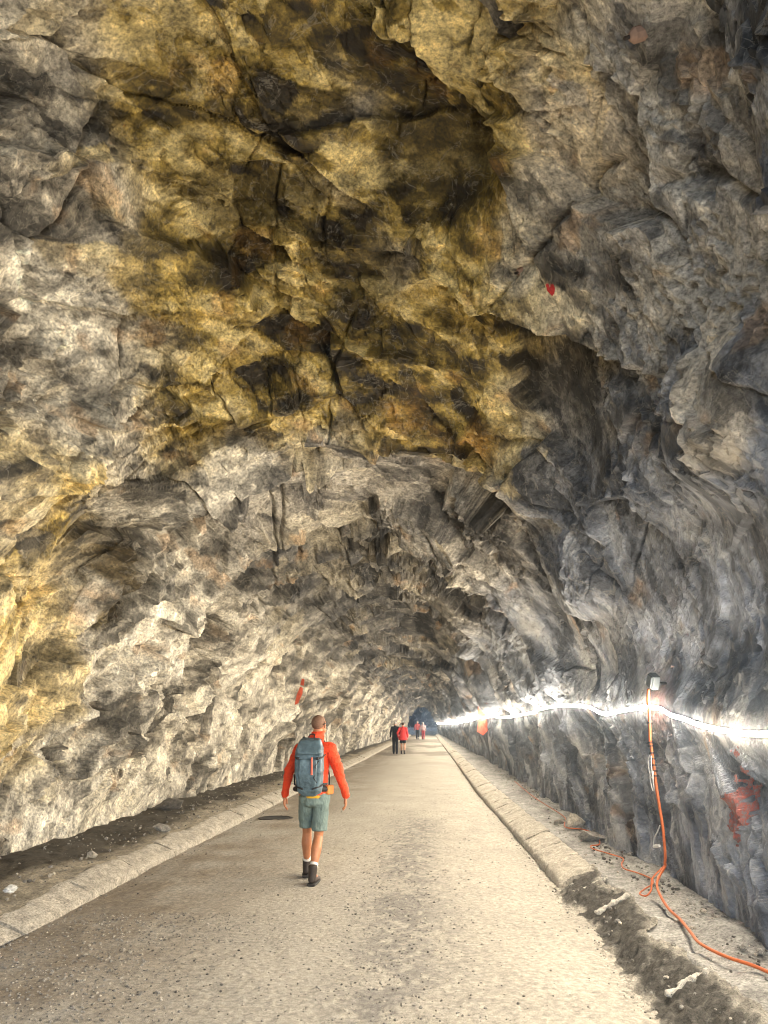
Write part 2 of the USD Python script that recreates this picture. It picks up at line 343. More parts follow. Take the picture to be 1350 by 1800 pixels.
    # right wall: bulge where the strip hangs, undercut below; calmer along the strip so that it lies against the rock
    right = smoothstep(q[:, 0], -.75, -.95) * smoothstep(-q[:, 0], .7, .9)
    zs = np.interp(y, STRIP_Y, STRIP_Z)
    band = np.exp(-((p[:, 2] - zs) / .28) ** 2) * right
    h = h * (1 - .80 * band) + .10 * band * np.interp(y, [0, 30, 100], [1, 1, .6])
    foot = (1 - smoothstep(p[:, 2], .1, 1.0))
    h = h * (1 - .55 * foot)
    return h.reshape(sh), tones.reshape(*sh, 4)

STRIP_PTS = [(-3.8, 1.72), (0, 1.74), (2.5, 1.70), (4.2, 1.66), (5.19, 1.64), (5.86, 1.64), (6.59, 1.69), (7.17, 1.76), (7.62, 1.84), (8.1, 1.86), (8.9, 1.84), (9.75, 1.81), (10.3, 1.88), (10.8, 1.92), (11.9, 1.95), (13.1, 1.97), (15, 1.93), (17.3, 1.88), (20, 1.85), (22.5, 1.83), (26, 1.88), (32.1, 1.86), (38, 1.76), (47.5, 1.66), (58, 1.60), (70, 1.50), (85, 1.52), (97, 1.5)]
STRIP_Y, STRIP_Z = np.array(STRIP_PTS).T

_DK, _PL, _YC, _BL, _TN = (.066, .048, .014), (.55, .51, .42), (.52, .42, .22), (.34, .36, .40), (.42, .37, .29)
STAINS = [((-2.3, 7.9, 7.9), (1.0, .9, 1.0), _DK, .85), ((.4, 7.0, 8.0), (.75, .6, .8), _DK, .85), ((-.9, 8.2, 7.2), (.5, .8, .7), _DK, .7), ((-2.7, 6.4, 8.6), (.5, .6, .5), _DK, .6), ((-4.4, 10.2, 3.7), (.8, .55, .9), (.085, .058, .018), .9), ((-5.1, 8.7, 1.2), (.6, .7, .8), (.10, .07, .025), .8),
          ((-4.0, 7.2, 6.2), (.7, .8, .45), _PL, .9), ((-5.1, 9.7, 2.6), (.6, .9, .9), _YC, .85), ((-5.2, 9.0, 3.4), (.7, .9, .8), _YC, .8), ((-5.2, 8.6, 2.2), (.6, .8, .8), _YC, .7), ((-5.1, 8.4, 4.6), (.7, .7, .7), (.42, .31, .10), .75), ((-3.2, 7.8, 7.0), (.7, .7, .7), (.40, .29, .08), .6), ((2.55, 7.2, 2.6), (.6, 1.6, .65), _BL, .8), ((2.1, 5.3, 4.0), (.5, .5, .6), _TN, .8), ((1.4, 5.9, 7.0), (.6, .6, .7), _TN, .6), ((1.0, 7.0, 6.9), (.5, .7, .5), _PL, .5),
          ((-2.9, 10.1, 5.2), (.8, .6, .5), _PL, .75), ((-4.1, 12.0, 4.0), (.7, 1.6, 1.0), _PL, .6)]
def tint_of(P, tones):
    """The rock's colour: ochre-stained near roof and left wall, slate-grey right wall, warm grey further in with painted crown shade."""
    p = P.reshape(-1, 3); t = tones.reshape(-1, 4); x, y, z = p.T
    n1, n2, n3 = fbm(p * .55 + 2, 4, 51), fbm(p * 1.1 + 8, 4, 52), fbm(p * 2.3 + 4, 4, 53)
    n4 = fbm(slab(p, 1.8) * 1.8 + 14, 4, 54)
    a = np.clip(.5 + (t[:, 0] - .5) * .6 + (t[:, 1] - .5) * .65 + (t[:, 2] - .5) * .50 + (t[:, 3] - .5) * .30 + (n4 - .5) * 1.9 + (n1 - .5) * .9 + (n3 - .5) * .5, 0, 1)
    def ramp(cols): return np.stack([np.interp(a, np.linspace(0, 1, len(cols)), [c[j] for c in cols]) for j in range(3)], -1)
    grey = ramp([(.045, .042, .038), (.14, .130, .114), (.29, .268, .230), (.50, .46, .385)])
    ochre = ramp([(.026, .019, .006), (.115, .080, .018), (.35, .252, .064), (.60, .485, .22)])
    slate = ramp([(.080, .086, .098), (.148, .159, .182), (.225, .241, .272), (.38, .392, .41)])
    pale = ramp([(.12, .108, .085), (.38, .345, .275), (.58, .535, .435), (.72, .67, .56)])
    lim = np.interp(x, [-5, -3.6, -1.5, .8, 2.4], [9.2, 9.6, 9.9, 9.9, 9.5])
    near = 1 - smoothstep(y + (n1 - .5) * 1.6 + (n2 - .5), lim - .35, lim + .4)
    high = smoothstep(z + (n1 - .5) * 1.5, 3.4, 4.7)
    leftlow = smoothstep(-x, 4.1, 4.7) * (1 - smoothstep(z + (n1 - .5) * 2, 3.1, 4.2)) 
    # the left haunch between roof and wall is greyer
    haunch = smoothstep(-x + (n1 - .5) * 1.8, 3.0, 3.9) * smoothstep(z + (n1 - .5), 4.2, 5.0)
    och = near * np.clip(np.maximum(high * (1 - .88 * haunch) * (1 - smoothstep(x + (n1 - .5) * 1.4 + (n2 - .5), .7, 1.7)), 0), 0, 1)
    yel = near * leftlow * smoothstep(n2 + (n3 - .5) * .5, .28, .48)
    och = np.clip(och * smoothstep(n2 + (t[:, 0] - .5) * .25, .12, .42) + .55 * smoothstep(n1 + (t[:, 1] - .5) * .2, .60, .72) * (x < 1.5) * (1 - .75 * smoothstep(y, 9.8, 11)) + .95 * yel, 0, 1)[:, None]
    sl = (smoothstep(x + (n1 - .5) * 1.6, .9, 1.8) * (1 - .45 * smoothstep(n2, .5, .65)) * (1 - .65 * smoothstep(z + (n1 - .5) * 2, 3.9, 5.4)))[:, None]
    pl = (smoothstep(-x + (n2 - .5), 2.8, 3.8) * (1 - .6 * smoothstep(z + (n1 - .5) * 2, 4.0, 5.4)) * .9)[:, None]
    patch = np.exp(-((((p - np.array([-4.6, 7.6, 6.3])) / (1.0, 1.2, .55)) ** 2).sum(1)) ** 2)[:, None] * .9
    c = grey * (1 - pl) + pale * pl
    c = c * (1 - sl) + slate * sl
    c = c * (1 - .58 * smoothstep(z + (n1 - .5) * 1.4, HC(y) * .70, HC(y) * .90) * smoothstep(y, 10.5, 14))[:, None]  # shade painted into the colour: the vault darkens towards the inner crown
    c = c * (1 - och) + ochre * och
    c = c * (1 - patch) + pale * patch
    for q_, r_, col, s_ in STAINS:
        e = (((p - np.array(q_)) / r_) ** 2).sum(1) + (n2 - .5) * 3.2 + (n3 - .5) * 2.4
        k_ = (s_ * (1 - smoothstep(e, .35, 1.25)))[:, None]
        c = c * (1 - k_) + np.array(col) * (.35 + 1.3 * a[:, None]) * k_
    rust = (smoothstep(n3 + (n2 - .5) * .6, .66, .78) * 1.0 * .32)[:, None]
    c = c * (1 - rust) + np.array([.34, .17, .04]) * rust * (.5 + a[:, None])
    band = np.exp(-(((z - 5.85 + .45 * (x + .5) + (n2 - .5) * .5) / .17) ** 2)) * smoothstep(x, -.7, -.4) * (1 - smoothstep(x, .7, 1.1)) * (1 - smoothstep(y, 9.9, 10.3))
    b = np.clip(band * smoothstep(n3, .3, .5), 0, 1)[:, None] * .8
    c = c * (1 - b) + np.array([.40, .22, .05]) * b
    return np.clip(c, .01, .8)

def grain_of(P):
    p = P.reshape(-1, 3); k = smoothstep(p[:, 0], 1.2, 1.9) * (1 - smoothstep(p[:, 2] + (fbm(p * .9, 2, 57) - .5) * 2, 3.2, 4.6))
    return np.repeat((1 - .62 * k)[:, None], 3, 1)
def tunnel_piece(ys, nt, back=0.0):
    t = np.linspace(0, 1, nt)
    P, N = base_surface(ys, t)
    h, tones = displace(P, N)
    if back: h = h - back
    V = P + N * h[..., None]
    wob = (np.stack([fbm(P * 2.1 + 5, 2, 61), fbm(P * 2.1 + 50, 2, 62)], -1) - .5) * .16   # sideways slip so that facets overhang
    fade = (np.abs(V[..., 1] - 14) > .6) & (np.abs(V[..., 1] - 2.6) > .5)
    V[..., 1] += wob[..., 0] * fade * (ys[:, None] > 3) * (ys[:, None] < 95)
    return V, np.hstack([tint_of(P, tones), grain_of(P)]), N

near_y = 2.6 * (14.0 / 2.6) ** np.linspace(0, 1, 640)
far_y = 13.9 * (Y_FAR / 13.9) ** np.linspace(0, 1, 430)
pieces = [(np.linspace(Y_NEAR, 2.75, 50), 220, .04), (near_y, 1480, 0.0), (far_y, 620, .02)]
VV, FF, CC, NN, n0 = [], [], [], [], 0
for ys, nt, back in pieces:
    V, c, N = tunnel_piece(ys, nt, back)
    VV.append(V.reshape(-1, 3)); CC.append(c); NN.append(N.reshape(-1, 3))
    FF.append(grid_faces(len(ys), nt) + n0); n0 += V.shape[0] * V.shape[1]
    if back == .04: ring_near = V[0]
    if back == .02: ring_far = V[-1]
# the mass of rock round it: an outer shell with both end faces
ang = np.linspace(0, 1, 90)
def shell_ring(y, inner):
    k = np.linspace(0, len(inner) - 1, 90).astype(int)
    a = np.linspace(np.pi, 0, 90)
    return inner[k], np.c_[-1.3 + 13 * np.cos(a), np.full(90, y), 14 * np.sin(a) - .5]
for inner, y, flip in ((ring_near, Y_NEAR, False), (ring_far, Y_FAR, True)):
    i, o = shell_ring(y, inner); V = np.vstack([o, i])
    VV.append(V); CC.append(np.full((180, 6), .2)); FF.append(grid_faces(2, 90, flip) + n0); n0 += 180
    NN.append(np.tile([0, 0, 1.0], (180, 1)))
o1, o2 = shell_ring(Y_NEAR, ring_near)[1], shell_ring(Y_FAR, ring_far)[1]
VV.append(np.vstack([o1, o2])); CC.append(np.full((180, 6), .2)); FF.append(grid_faces(2, 90, True) + n0); NN.append(np.tile([0, 0, 1.0], (180, 1)))
TV, TF, TC, TN = np.vstack(VV), np.vstack(FF), np.vstack(CC), np.vstack(NN)
tunnel = obj('rock_tunnel', (TV, TF), M_rock, smooth=False, kind='structure')
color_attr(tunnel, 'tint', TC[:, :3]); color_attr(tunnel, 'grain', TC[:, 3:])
_vis = np.nonzero((TV[:, 1] > 2.5) & (TV[:, 1] < 99))[0]
_tree = cKDTree(TV[_vis])
_rw = _vis[(TN[_vis, 0] < -.75)]
_rtree = cKDTree(TV[_rw][:, 1:])
def wall_x(y, z, k=6):
    """How far the right wall's rock reaches into the tunnel at this height."""
    d, i = _rtree.query(np.c_[np.atleast_1d(y), np.atleast_1d(z)], k=k)
    return TV[_rw][i][..., 0].min(1)
def snap(p):
    i = _vis[_tree.query(p)[1]]; return TV[i], TN[i]

# added scattering air: its forward glow imitates lens bloom round the strip
M_air = usdkit.material(stage, '/World/Looks/bloom_air', {'v': ('principled_volume', {'color': (.62, .80, 1.0), 'density': .0010, 'anisotropy': .88})}, [], volume='v.volume')
hz = trimesh.creation.box((560, 700, 66)); hz.apply_translation((0, 75, 31.3))
obj('bloom_haze', hz, M_air, smooth=False, kind='stuff')

# ------------------------------------------------------------------ ground, road, verges
def sheet(xa, xb, ys, nx, zf):
    u = np.linspace(0, 1, nx)
    X = xa(ys)[:, None] * (1 - u) + xb(ys)[:, None] * u
    Y = np.broadcast_to(ys[:, None], X.shape)
    V = np.stack([X, Y, zf(X, Y, u[None, :])], -1)
    return V.reshape(-1, 3), grid_faces(len(ys), nx)
gv = np.array([[-250, -250, -.62], [250, -250, -.62], [250, 400, -.62], [-250, 400, -.62]], float)
obj('ground', (gv, np.array([[0, 1, 2], [0, 2, 3]])), M_ground, smooth=False, kind='structure')

road_y = np.r_[np.linspace(-14, 3.6, 60), 3.7 * (108 / 3.7) ** np.linspace(0, 1, 520)]
def road_z(X, Y, u):
    p = np.stack([X, Y, 0 * X], -1)
    near = np.clip(1.3 - Y / 22, .2, 1) * (Y > 0)
    mid = (KL(Y) + KR(Y)) / 2
    return (fbm(p * .8, 3, 71) - .5) * .05 * near + ((fbm(p * 9, 3, 72) - .5) * .016 + (fbm(p * 26, 2, 73) - .5) * .010) * near - .010 * np.abs(X - mid) - .02 * smoothstep(np.abs(X - mid), 1.9, 2.4) - .14 * smoothstep(np.maximum(X - KR(Y), KL(Y) - X), .0, .14)
rv, rf = sheet(lambda y: KL(y) - .18, lambda y: KR(y) + .18, road_y, 260, road_z)
road = obj('road', (rv, rf), M_road, smooth=True, kind='structure')
x, y = rv[:, 0], rv[:, 1]; p2 = np.c_[x, y, 0 * x]
nA, nB, nC = fbm(p2 * np.array([1.6, .35, 1]) + 3, 4, 81), fbm(p2 * 2.2 + 9, 4, 82), fbm(p2 * 16, 3, 83)
sand = np.array([.395, .36, .293]); gravel = np.array([.20, .185, .16]); brown = np.array([.20, .158, .108])
ctr = np.exp(-((x - np.interp(y, [4, 9, 14, 40], [-.28, -.25, -.32, -.8]) - (nA - .5) * .5) / np.interp(y, [4, 14, 16, 50], [.50, .40, .20, .3])) ** 2) * smoothstep(y, 1, 4) * (1 - smoothstep(y + nB * 4, 15.5, 18.5))
edgeL = 1 - smoothstep(x + (nA - .5) * 1.8, -2.9, -.9)
gr = np.clip(ctr * smoothstep(nB * .7 + nC * .9, .62, .98) * 1.2, 0, .95)[:, None]
lf = np.clip(edgeL * .85 * smoothstep(nA * .6 + nB * .5, .25, .65), 0, 1)[:, None]
far = (smoothstep(y, 30, 40) * smoothstep(fbm(p2 * np.array([.5, .16, 1]) + 77, 3, 84), .46, .60) * .65)[:, None]
c = sand * (.86 + .28 * nB[:, None]); c = c * (1 - lf) + brown * lf * (.75 + .5 * nC[:, None]); c = c * (1 - gr) + gravel * (.5 + nC[:, None]) * gr; c = c * (1 - far) + brown * .6 * far
color_attr(road, 'tint', c)

def verge(name, inner, outer, seed, dark):
    ys = np.r_[np.linspace(-9, 3.6, 40), 3.7 * (100 / 3.7) ** np.linspace(0, 1, 420)]
    def z(X, Y, u):
        p = np.stack([X, Y, 0 * X], -1)
        low = (1 - smoothstep(Y, 5.6, 8.6)) * (1 - smoothstep(u, .0, .35)) * .15 if dark else .22 * (1 - smoothstep(u, 0, .09))
        return .13 + .05 * u - low + (fbm(p * 1.7, 4, seed) - .5) * .12 * np.clip(u * 4, .25, 1) + (fbm(p * 13, 3, seed + 1) - .5) * .035
    v, f = sheet(inner, outer, ys, 70, z)
    if name == 'verge_left': f = f[:, ::-1]
    pr = obj(name, (v, f), M_verge, smooth=True, kind='structure')
    q = np.c_[v[:, 0], v[:, 1], 0 * v[:, 0]]
    n1, n2 = fbm(q * 1.2 + 3, 4, seed + 2), fbm(q * 5, 4, seed + 3)
    u = np.tile(np.linspace(0, 1, 70), len(ys))
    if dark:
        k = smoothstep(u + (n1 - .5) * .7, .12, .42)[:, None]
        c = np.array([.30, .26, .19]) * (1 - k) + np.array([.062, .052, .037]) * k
    else:
        k = (smoothstep(n1 + (n2 - .5) * .4, .52, .68) * .55 )[:, None]
        c = np.array([.34, .325, .29]) * (1 - k) + np.array([.17, .16, .145]) * k
    color_attr(pr, 'tint', c * (.7 + .6 * n2[:, None]))
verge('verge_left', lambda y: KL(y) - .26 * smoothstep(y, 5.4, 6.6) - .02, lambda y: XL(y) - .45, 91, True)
verge('verge_right', lambda y: KR(y) + .33 - .21 * np.exp(-((y - 6.45) / .40) ** 2), lambda y: XR(y) + .45, 95, False)

# kerbs: single stones with open joints
def kerb_stone(side, y0, y1, seed, sub=9, chip=1.0):
    prof = np.array([(-.03, -.12), (-.005, .015), (.03, .05), (.14, .10), (.25, .145), (.33, .165), (.40, .16), (.40, -.12)]) * (1, .8 if side < 0 else 1)
    w = np.linspace(0, 1, sub)
    Y = y0 + (y1 - y0) * w
    K = KL(Y) if side < 0 else KR(Y)
    V = np.stack([np.broadcast_to(K[:, None] + side * prof[None, :, 0] * (.82 if side < 0 else 1), (sub, 8)), np.broadcast_to(Y[:, None], (sub, 8)), np.broadcast_to(prof[None, :, 1], (sub, 8))], -1).copy()
    d = fbm(V * np.array([9, 6, 9]) + seed * 3.1, 3, seed) - .5
    V[:, 1:7, 2] += d[:, 1:7] * .065 * chip
    V[:, 1:4, 0] -= side * d[:, 1:4] * .05 * chip
    if side < 0: V[..., 2] -= .15 * (1 - smoothstep(V[..., 1], 5.5, 9.0))
    r = np.random.default_rng(seed); V[..., 2] += r.normal(0, .008) + (Y - Y.mean())[:, None] * r.normal(0, .012)
    V[[0, -1], 1:7, 2] -= .006 if side < 0 else .018
    f = grid_faces(sub, 8, side > 0)
    v = V.reshape(-1, 3); caps = []
    for row, fl in ((0, side > 0), (sub - 1, side < 0)):
        b = row * 8
        for j in range(1, 7): caps.append((b, b + j, b + j + 1) if not fl else (b, b + j + 1, b + j))
    t = trimesh.Trimesh(v, np.vstack([f, caps]), process=False); t.fix_normals()
    return t
for side, nm in ((-1, 'kerb_left'), (1, 'kerb_right')):
    k = thing(nm, kind='structure')
    yy, n = (5.7, 0) if side < 0 else (9.0, 0)
    if side > 0: obj('kerb_run', kerb_stone(side, -9, 3.2, 5, 30), M_kerb, k)
    while yy < 60:
        L = (.98 if side > 0 else 1.25) * (1 if yy < 36 else 2)
        obj('kerb_stone', kerb_stone(side, yy + (.012 if side > 0 else .004), yy + L - (.012 if side > 0 else .004), 200 + n + 70 * (side > 0), 16, chip=1.1), M_kerb, k); yy += L; n += 1
    obj('kerb_run', kerb_stone(side, yy + .02, 99.5, 9, 120), M_kerb, k)
    if side > 0:   # where the stones are gone only the mortar joints still stand in the rubble
        for jy in (8.42, 7.60, 5.50):
            b = m3.Manifold.batch_hull([ball((KR(jy) + .05 + .42 * q, jy + .22 * (q - .5) * 0 + r_, .05 + .15 * q + s_), .019) for q, r_, s_ in ((.12, 0, -.03), (.8, .05, .0))])
            obj('mortar_joint', wrinkle(man_to_tm(b.refine_to_length(.009)), .026, 34, int(jy)), M_mortar, k)

# rubble slope where the right kerb is missing
ys = np.linspace(3.2, 9.1, 300)
def rub_z(X, Y, u):
    p = np.stack([X, Y, 0 * X], -1)
    return -.045 + .195 * smoothstep(u, .05, .95) + (fbm(p * 6, 4, 101) - .5) * .10 * np.sin(np.pi * np.clip(u, .05, 1)) + (fbm(p * 24, 3, 102) - .5) * .06
v, f = sheet(lambda y: KR(y) - .10 + .16 * (fbm(np.c_[y * 2.3, y * 0, y * 0], 3, 103) - .5), lambda y: KR(y) + .42 - .22 * np.exp(-((y - 6.45) / .35) ** 2) + .25 * (fbm(np.c_[y * 1.9, y * 0 + 5, y * 0], 3, 104) - .5), ys, 44, rub_z)
rub = obj('rubble', (v, f), M_rubble, smooth=True, label='dark crumbling rubble where the right kerb stones are missing', cat='rubble', kind='stuff')

q = np.c_[v[:, 0], v[:, 1], 0 * v[:, 0]]; u = np.tile(np.linspace(0, 1, 44), len(ys))
k = (smoothstep(u + (fbm(q * 5, 4, 107) - .5) * .5, .10, .30) * (1 - .8 * smoothstep(u + (fbm(q * 4 + 9, 4, 108) - .5) * .5, .78, .98)))[:, None]
color_attr(rub, 'tint', (np.array([.36, .33, .27]) * (1 - k) + np.array([.082, .074, .060]) * k) * (.6 + .8 * fbm(q * 18, 3, 109)[:, None]))
# loose gravel
def pebble(seed, squash=.7):
    t = trimesh.creation.icosphere(1, 1.0); r = np.random.default_rng(seed)
    t.vertices = t.vertices * (1 + r.normal(0, .17, (len(t.vertices), 1))) * (1, r.uniform(.7, 1), squash)
    return t
def scatter(name, label, pts, sizes, seed):
    r = np.random.default_rng(seed)
    pi = UsdGeom.PointInstancer.Define(stage, numbered('/World/' + name))
    keys(pi.GetPrim(), label, 'gravel', None, 'stuff')
    for k, m in enumerate(M_pebble):
        usdkit.mesh(stage, str(pi.GetPath()) + '/pebble' + ('_%03d' % k if k else ''), pebble(300 + k), m, smooth=False)
    pi.CreatePrototypesRel().SetTargets([pi.GetPath().AppendChild('pebble' + ('_%03d' % k if k else '')) for k in range(3)])
    n = len(pts)
    pi.CreatePositionsAttr(Vt.Vec3fArray.FromNumpy(pts.astype(np.float32)))
    pi.CreateProtoIndicesAttr(Vt.IntArray.FromNumpy(r.choice(3, n, p=[.5, .25, .25]).astype(np.int32)))
    pi.CreateScalesAttr(Vt.Vec3fArray.FromNumpy(np.repeat(sizes[:, None], 3, 1).astype(np.float32)))
    a = r.uniform(0, np.pi, n)
    pi.CreateOrientationsAttr(Vt.QuathArray([Gf.Quath(float(math.cos(q)), 0.0, 0.0, float(math.sin(q))) for q in a]))
_rt = cKDTree(rv[:, :2])
def on_road(xy): return np.c_[xy, rv[_rt.query(xy)[1], 2]]
r = np.random.default_rng(21)
xy = [np.c_[r.normal(-2.6, .6, 4200), r.uniform(4.0, 7.6, 4200)], np.c_[r.normal(-.3, .36, 3600), 4 + 12 * r.random(3600) ** 1.3], np.c_[r.uniform(-3.6, 1.5, 1500), 3.8 + 22 * r.random(1500) ** 2]]
yv = 3.8 + 28 * r.random(900) ** 1.5
xy += [np.c_[KL(yv) + np.abs(r.normal(0, .12, 900)) - .02, yv], np.c_[KR(yv) - np.abs(r.normal(0, .10, 900)) + .03, yv]]
xy = np.vstack(xy); xy = xy[(xy[:, 0] > KL(xy[:, 1]) - .05) & (xy[:, 0] < KR(xy[:, 1]) + .05)]
sz = np.exp(r.normal(np.log(.0052), .42, len(xy))).clip(.0025, .013)
P = on_road(xy); P[:, 2] += sz * .2
scatter('gravel', 'loose grit and small stones lying on the road surface', P, sz, 31)
n = 1500; yv = 4 + 26 * r.random(n) ** 1.4
P1 = np.c_[KL(yv) - .35 - np.abs(r.uniform(0, 1.35, n)), yv, np.full(n, .16)]
n = 1000; yv = 4 + 22 * r.random(n) ** 1.4
P2 = np.c_[XR(yv) - np.abs(r.normal(0, .22, n)), yv, np.full(n, .17)]
n = 90; yv = r.uniform(4, 8.9, n); P3 = np.c_[KR(yv) + r.uniform(0, .36, n), yv, np.zeros(n)]; P3[:, 2] = .0 + (P3[:, 0] - KR(yv)) * .42
P = np.vstack([P1, P2, P3]); sz = np.exp(r.normal(np.log(.010), .5, len(P))).clip(.004, .030)
scatter('gravel', 'small stones strewn on the ledges along both wall feet', P, sz, 32)

# single stones one can point to
STONES = [('pale angular stone at the right wall foot, larger of a pair', (2.24, 12.3), .17, 1), ('small pale stone beside the larger one at the right wall foot', (2.05, 12.75), .10, 1), ('grey rounded stone by the orange cable at the right wall foot', (2.16, 10.95), .15, 0),
          ('flat dark stone on the left ledge, close to the wall', (-4.75, 14.2), .19, 2), ('grey broken stone on the left ledge near the kerb', (-4.0, 11.6), .10, 0), ('small pale flat chip on the dark left ledge', (-4.05, 9.4), .07, 1)]
for lb, (sx_, sy_), s, mi in STONES:
    t = m3.Manifold.hull_points((rng.normal(0, 1, (26, 3)) * (1, .8, .55)).tolist())
    t = man_to_tm(t); t.apply_scale(s / 1.6); t = wrinkle(man_to_tm(m3.Manifold(m3.Mesh(t.vertices.astype(np.float32), t.faces.astype(np.uint32))).refine_to_length(s / 6)), s * .06, 5 / s, 4)
    t.apply_translation((sx_, sy_, .16 - t.bounds[0][2] - .02))
    obj('loose_stone', t, M_pebble[mi], smooth=25, label=lb, cat='stone')
t = trimesh.creation.icosphere(3, 1.0); t = wrinkle(t, .55, 2.2, 3); t.apply_scale((.05, .075, .03)); t.apply_translation((-3.98, 7.45, .20))
obj('crumpled_paper', t, M_white, smooth=False, label='scrap of crumpled white paper on the dark left ledge', cat='litter')

# dark flat disc, slightly sunk in the road left of the hiker
disc = thing('dark_disc', 'dark round disc set in the road by the left kerb, left of the hiker', 'drain cover', (-2.92, 14.7, -.03))
obj('frame', trimesh.creation.annulus(.27, .32, .04, sections=40), M_boot, disc)
obj('lid', trimesh.creation.cylinder(.265, .03, sections=40), M_strap, disc)  # flat inner plate of the disc

# ------------------------------------------------------------------ light strip along the right wall
sp = catmull(np.c_[STRIP_Y, STRIP_Z], 14)
sy, szz = sp.T
wx = np.where(sy > 2.7, wall_x(sy, szz), XR(sy) - .25)
lo = np.array([wx[np.abs(sy - q) < np.clip(q / 60, .06, 1.0)].min() for q in sy])      # hangs over the proud spots
kern = np.hanning(9); kern /= kern.sum(); lo = np.convolve(np.pad(lo, 4, 'edge'), kern, 'valid')
lo = np.minimum(lo, wx) - .032
strip = thing('light_strip', 'glowing white light strip strung along the right rock wall', 'light strip')
PTS = np.c_[lo, sy, szz]
def half_tube(pts, r, a0, a1, n, flat=.4):
    T = np.gradient(pts, axis=0); T /= np.linalg.norm(T, axis=1, keepdims=True)
    out = np.cross(T, [0, 0, 1.0]); out /= np.linalg.norm(out, axis=1, keepdims=True); out *= np.sign(-out[:, :1]); up_ = np.cross(out, T); up_ *= np.sign(up_[:, 2:])
    a = np.radians(np.linspace(a0, a1, n))
    V = pts[:, None] + r * (flat * np.cos(a)[None, :, None] * out[:, None] + np.sin(a)[None, :, None] * up_[:, None])
    return V.reshape(-1, 3), grid_faces(len(pts), n)
obj('glowing_front', half_tube(PTS, .0175, -80, 80, 9), M_led, strip, smooth=True)
bv, bf = half_tube(PTS + (.0015, 0, 0), .0174, -80, 80, 9)
obj('backing', (bv, bf), M_white, strip, smooth=True)
for q in np.arange(10, len(PTS) - 1, 26):
    if PTS[q, 1] > 60: break
    a = PTS[q]; obj('clip', trimesh.creation.box((.09, .018, .008), trimesh.transformations.translation_matrix(a + (.04, 0, .019))), M_black, strip, smooth=False)

# ------------------------------------------------------------------ cables, box
def wall_path(yz, out):
    yz = np.asarray(yz, float); x = wall_x(yz[:, 0], yz[:, 1], 10) - out
    return np.c_[x, yz]
bund = thing('cable_bundle', 'orange cables tied together running down the right rock wall under the grey box', 'cable')
top = wall_path([(7.74, 2.03), (7.80, 1.93), (7.80, 1.78)], .05); top[:, 0] = np.minimum(top[:, 0], np.interp(7.8, sy, lo) - .045)
down = wall_path([(7.76, 1.55), (7.73, 1.36), (7.71, 1.2), (7.69, 1.06), (7.65, .9), (7.62, .75), (7.62, .62), (7.63, .52), (7.68, .42)], .03)
down = catmull(down, 4)
front = np.array([TV[_rw][_rtree.query_ball_point(q[1:], .07)][:, 0].min() - .028 for q in down])
front = np.array([front[max(0, k - 4):k + 5].min() for k in range(len(front))])
down[:, 0] = np.minimum(np.convolve(np.pad(front, 4, 'edge'), np.hanning(11)[1:-1] / np.hanning(11).sum(), 'valid'), 2.16)
floor_r = [(2.02, 7.50, .30), (1.99, 7.15, .20), (1.98, 6.75, .185), (1.93, 6.35, .19), (1.90, 6.05, .19), (1.96, 5.74, .195), (2.07, 5.5, .20), (2.16, 5.1, .2), (2.25, 4.2, .2), (2.3, 3.0, .2)]
floor_l = [(2.02, 7.62, .33), (1.98, 7.56, .24), (1.92, 7.52, .20), (1.90, 7.66, .19), (2.0, 7.86, .19), (2.14, 8.10, .19), (2.2, 8.35, .19), (2.14, 8.65, .19), (2.06, 8.86, .19), (2.10, 9.15, .19), (2.2, 9.5, .19), (2.12, 9.8, .19), (2.0, 10.15, .19), (2.02, 10.4, .19), (2.16, 10.55, .19), (2.28, 11.3, .19), (2.22, 11.9, .19), (2.0, 12.1, .19), (2.1, 12.8, .19), (2.2, 13.6, .19), (2.14, 16.7, .19), (2.2, 21, .19)]
for k, tail in enumerate((floor_r, floor_l)):
    off = np.array([-.006, (k - .5) * .026, 0])
    pts = np.vstack([top + off, down + off, tail])
    cp = catmull(pts, 6); obj('cable', tube(cp, np.interp(np.arange(len(cp)), [90, 130], [.0115, .0115 if k == 0 else .0075]), 8), M_orange, bund, smooth=True)
both = catmull(np.vstack([top, down]), 6)
for q in (14, 20, 26, 34, 41, 49, 57, 64):
    a, b = both[q], both[q + 1]; d = (b - a) / np.linalg.norm(b - a)
    obj('cable_tie', tube([a - d * .006 + (-.006, 0, 0), a + d * .006 + (-.006, 0, 0)], .031, 10), M_black, bund)
def white_loop(zc, ln, w):
    c = both[np.argmin(np.abs(both[:, 2] - zc))]
    return tube(catmull([c + (-.03, -.03, ln), c + (-.04, -w, ln * .6), c + (-.045, -w * 1.1, 0), c + (-.04, -w * .8, -ln * .8), c + (-.035, .02, -ln), c + (-.04, w, -ln * .3), c + (-.04, w * .9, ln * .6), c + (-.03, .02, ln)], 6), .005, 6)
obj('white_cable', white_loop(1.30, .10, .055), M_white, bund, smooth=True)
obj('white_cable', white_loop(1.17, .09, .05), M_white, bund, smooth=True)
c = both[np.argmin(np.abs(both[:, 2] - .66))]
obj('white_cable', tube(catmull([c + (-.03, 0, .12), c + (-.04, .06, .06), c + (-.05, .17, -.02), c + (-.05, .20, -.075), c + (-.05, .17, -.09)], 8), .006, 6), M_white, bund, smooth=True)
obj('white_plug', tube([c + (-.05, .185, -.09), c + (-.05, .11, -.075), c + (-.04, .04, -.062)], [.014, .017, .012], 10), M_white, bund)
w0 = wall_path([(7.60, 2.10)], .06)[0]; w0[0] = min(w0[0], top[0, 0] + .01)
jb = thing('junction_box', 'small pale grey box on the right wall above the orange cables', 'junction box', w0, 12)
def turned(m, ang): return man_to_tm(m.rotate([float(a) for a in ang]))
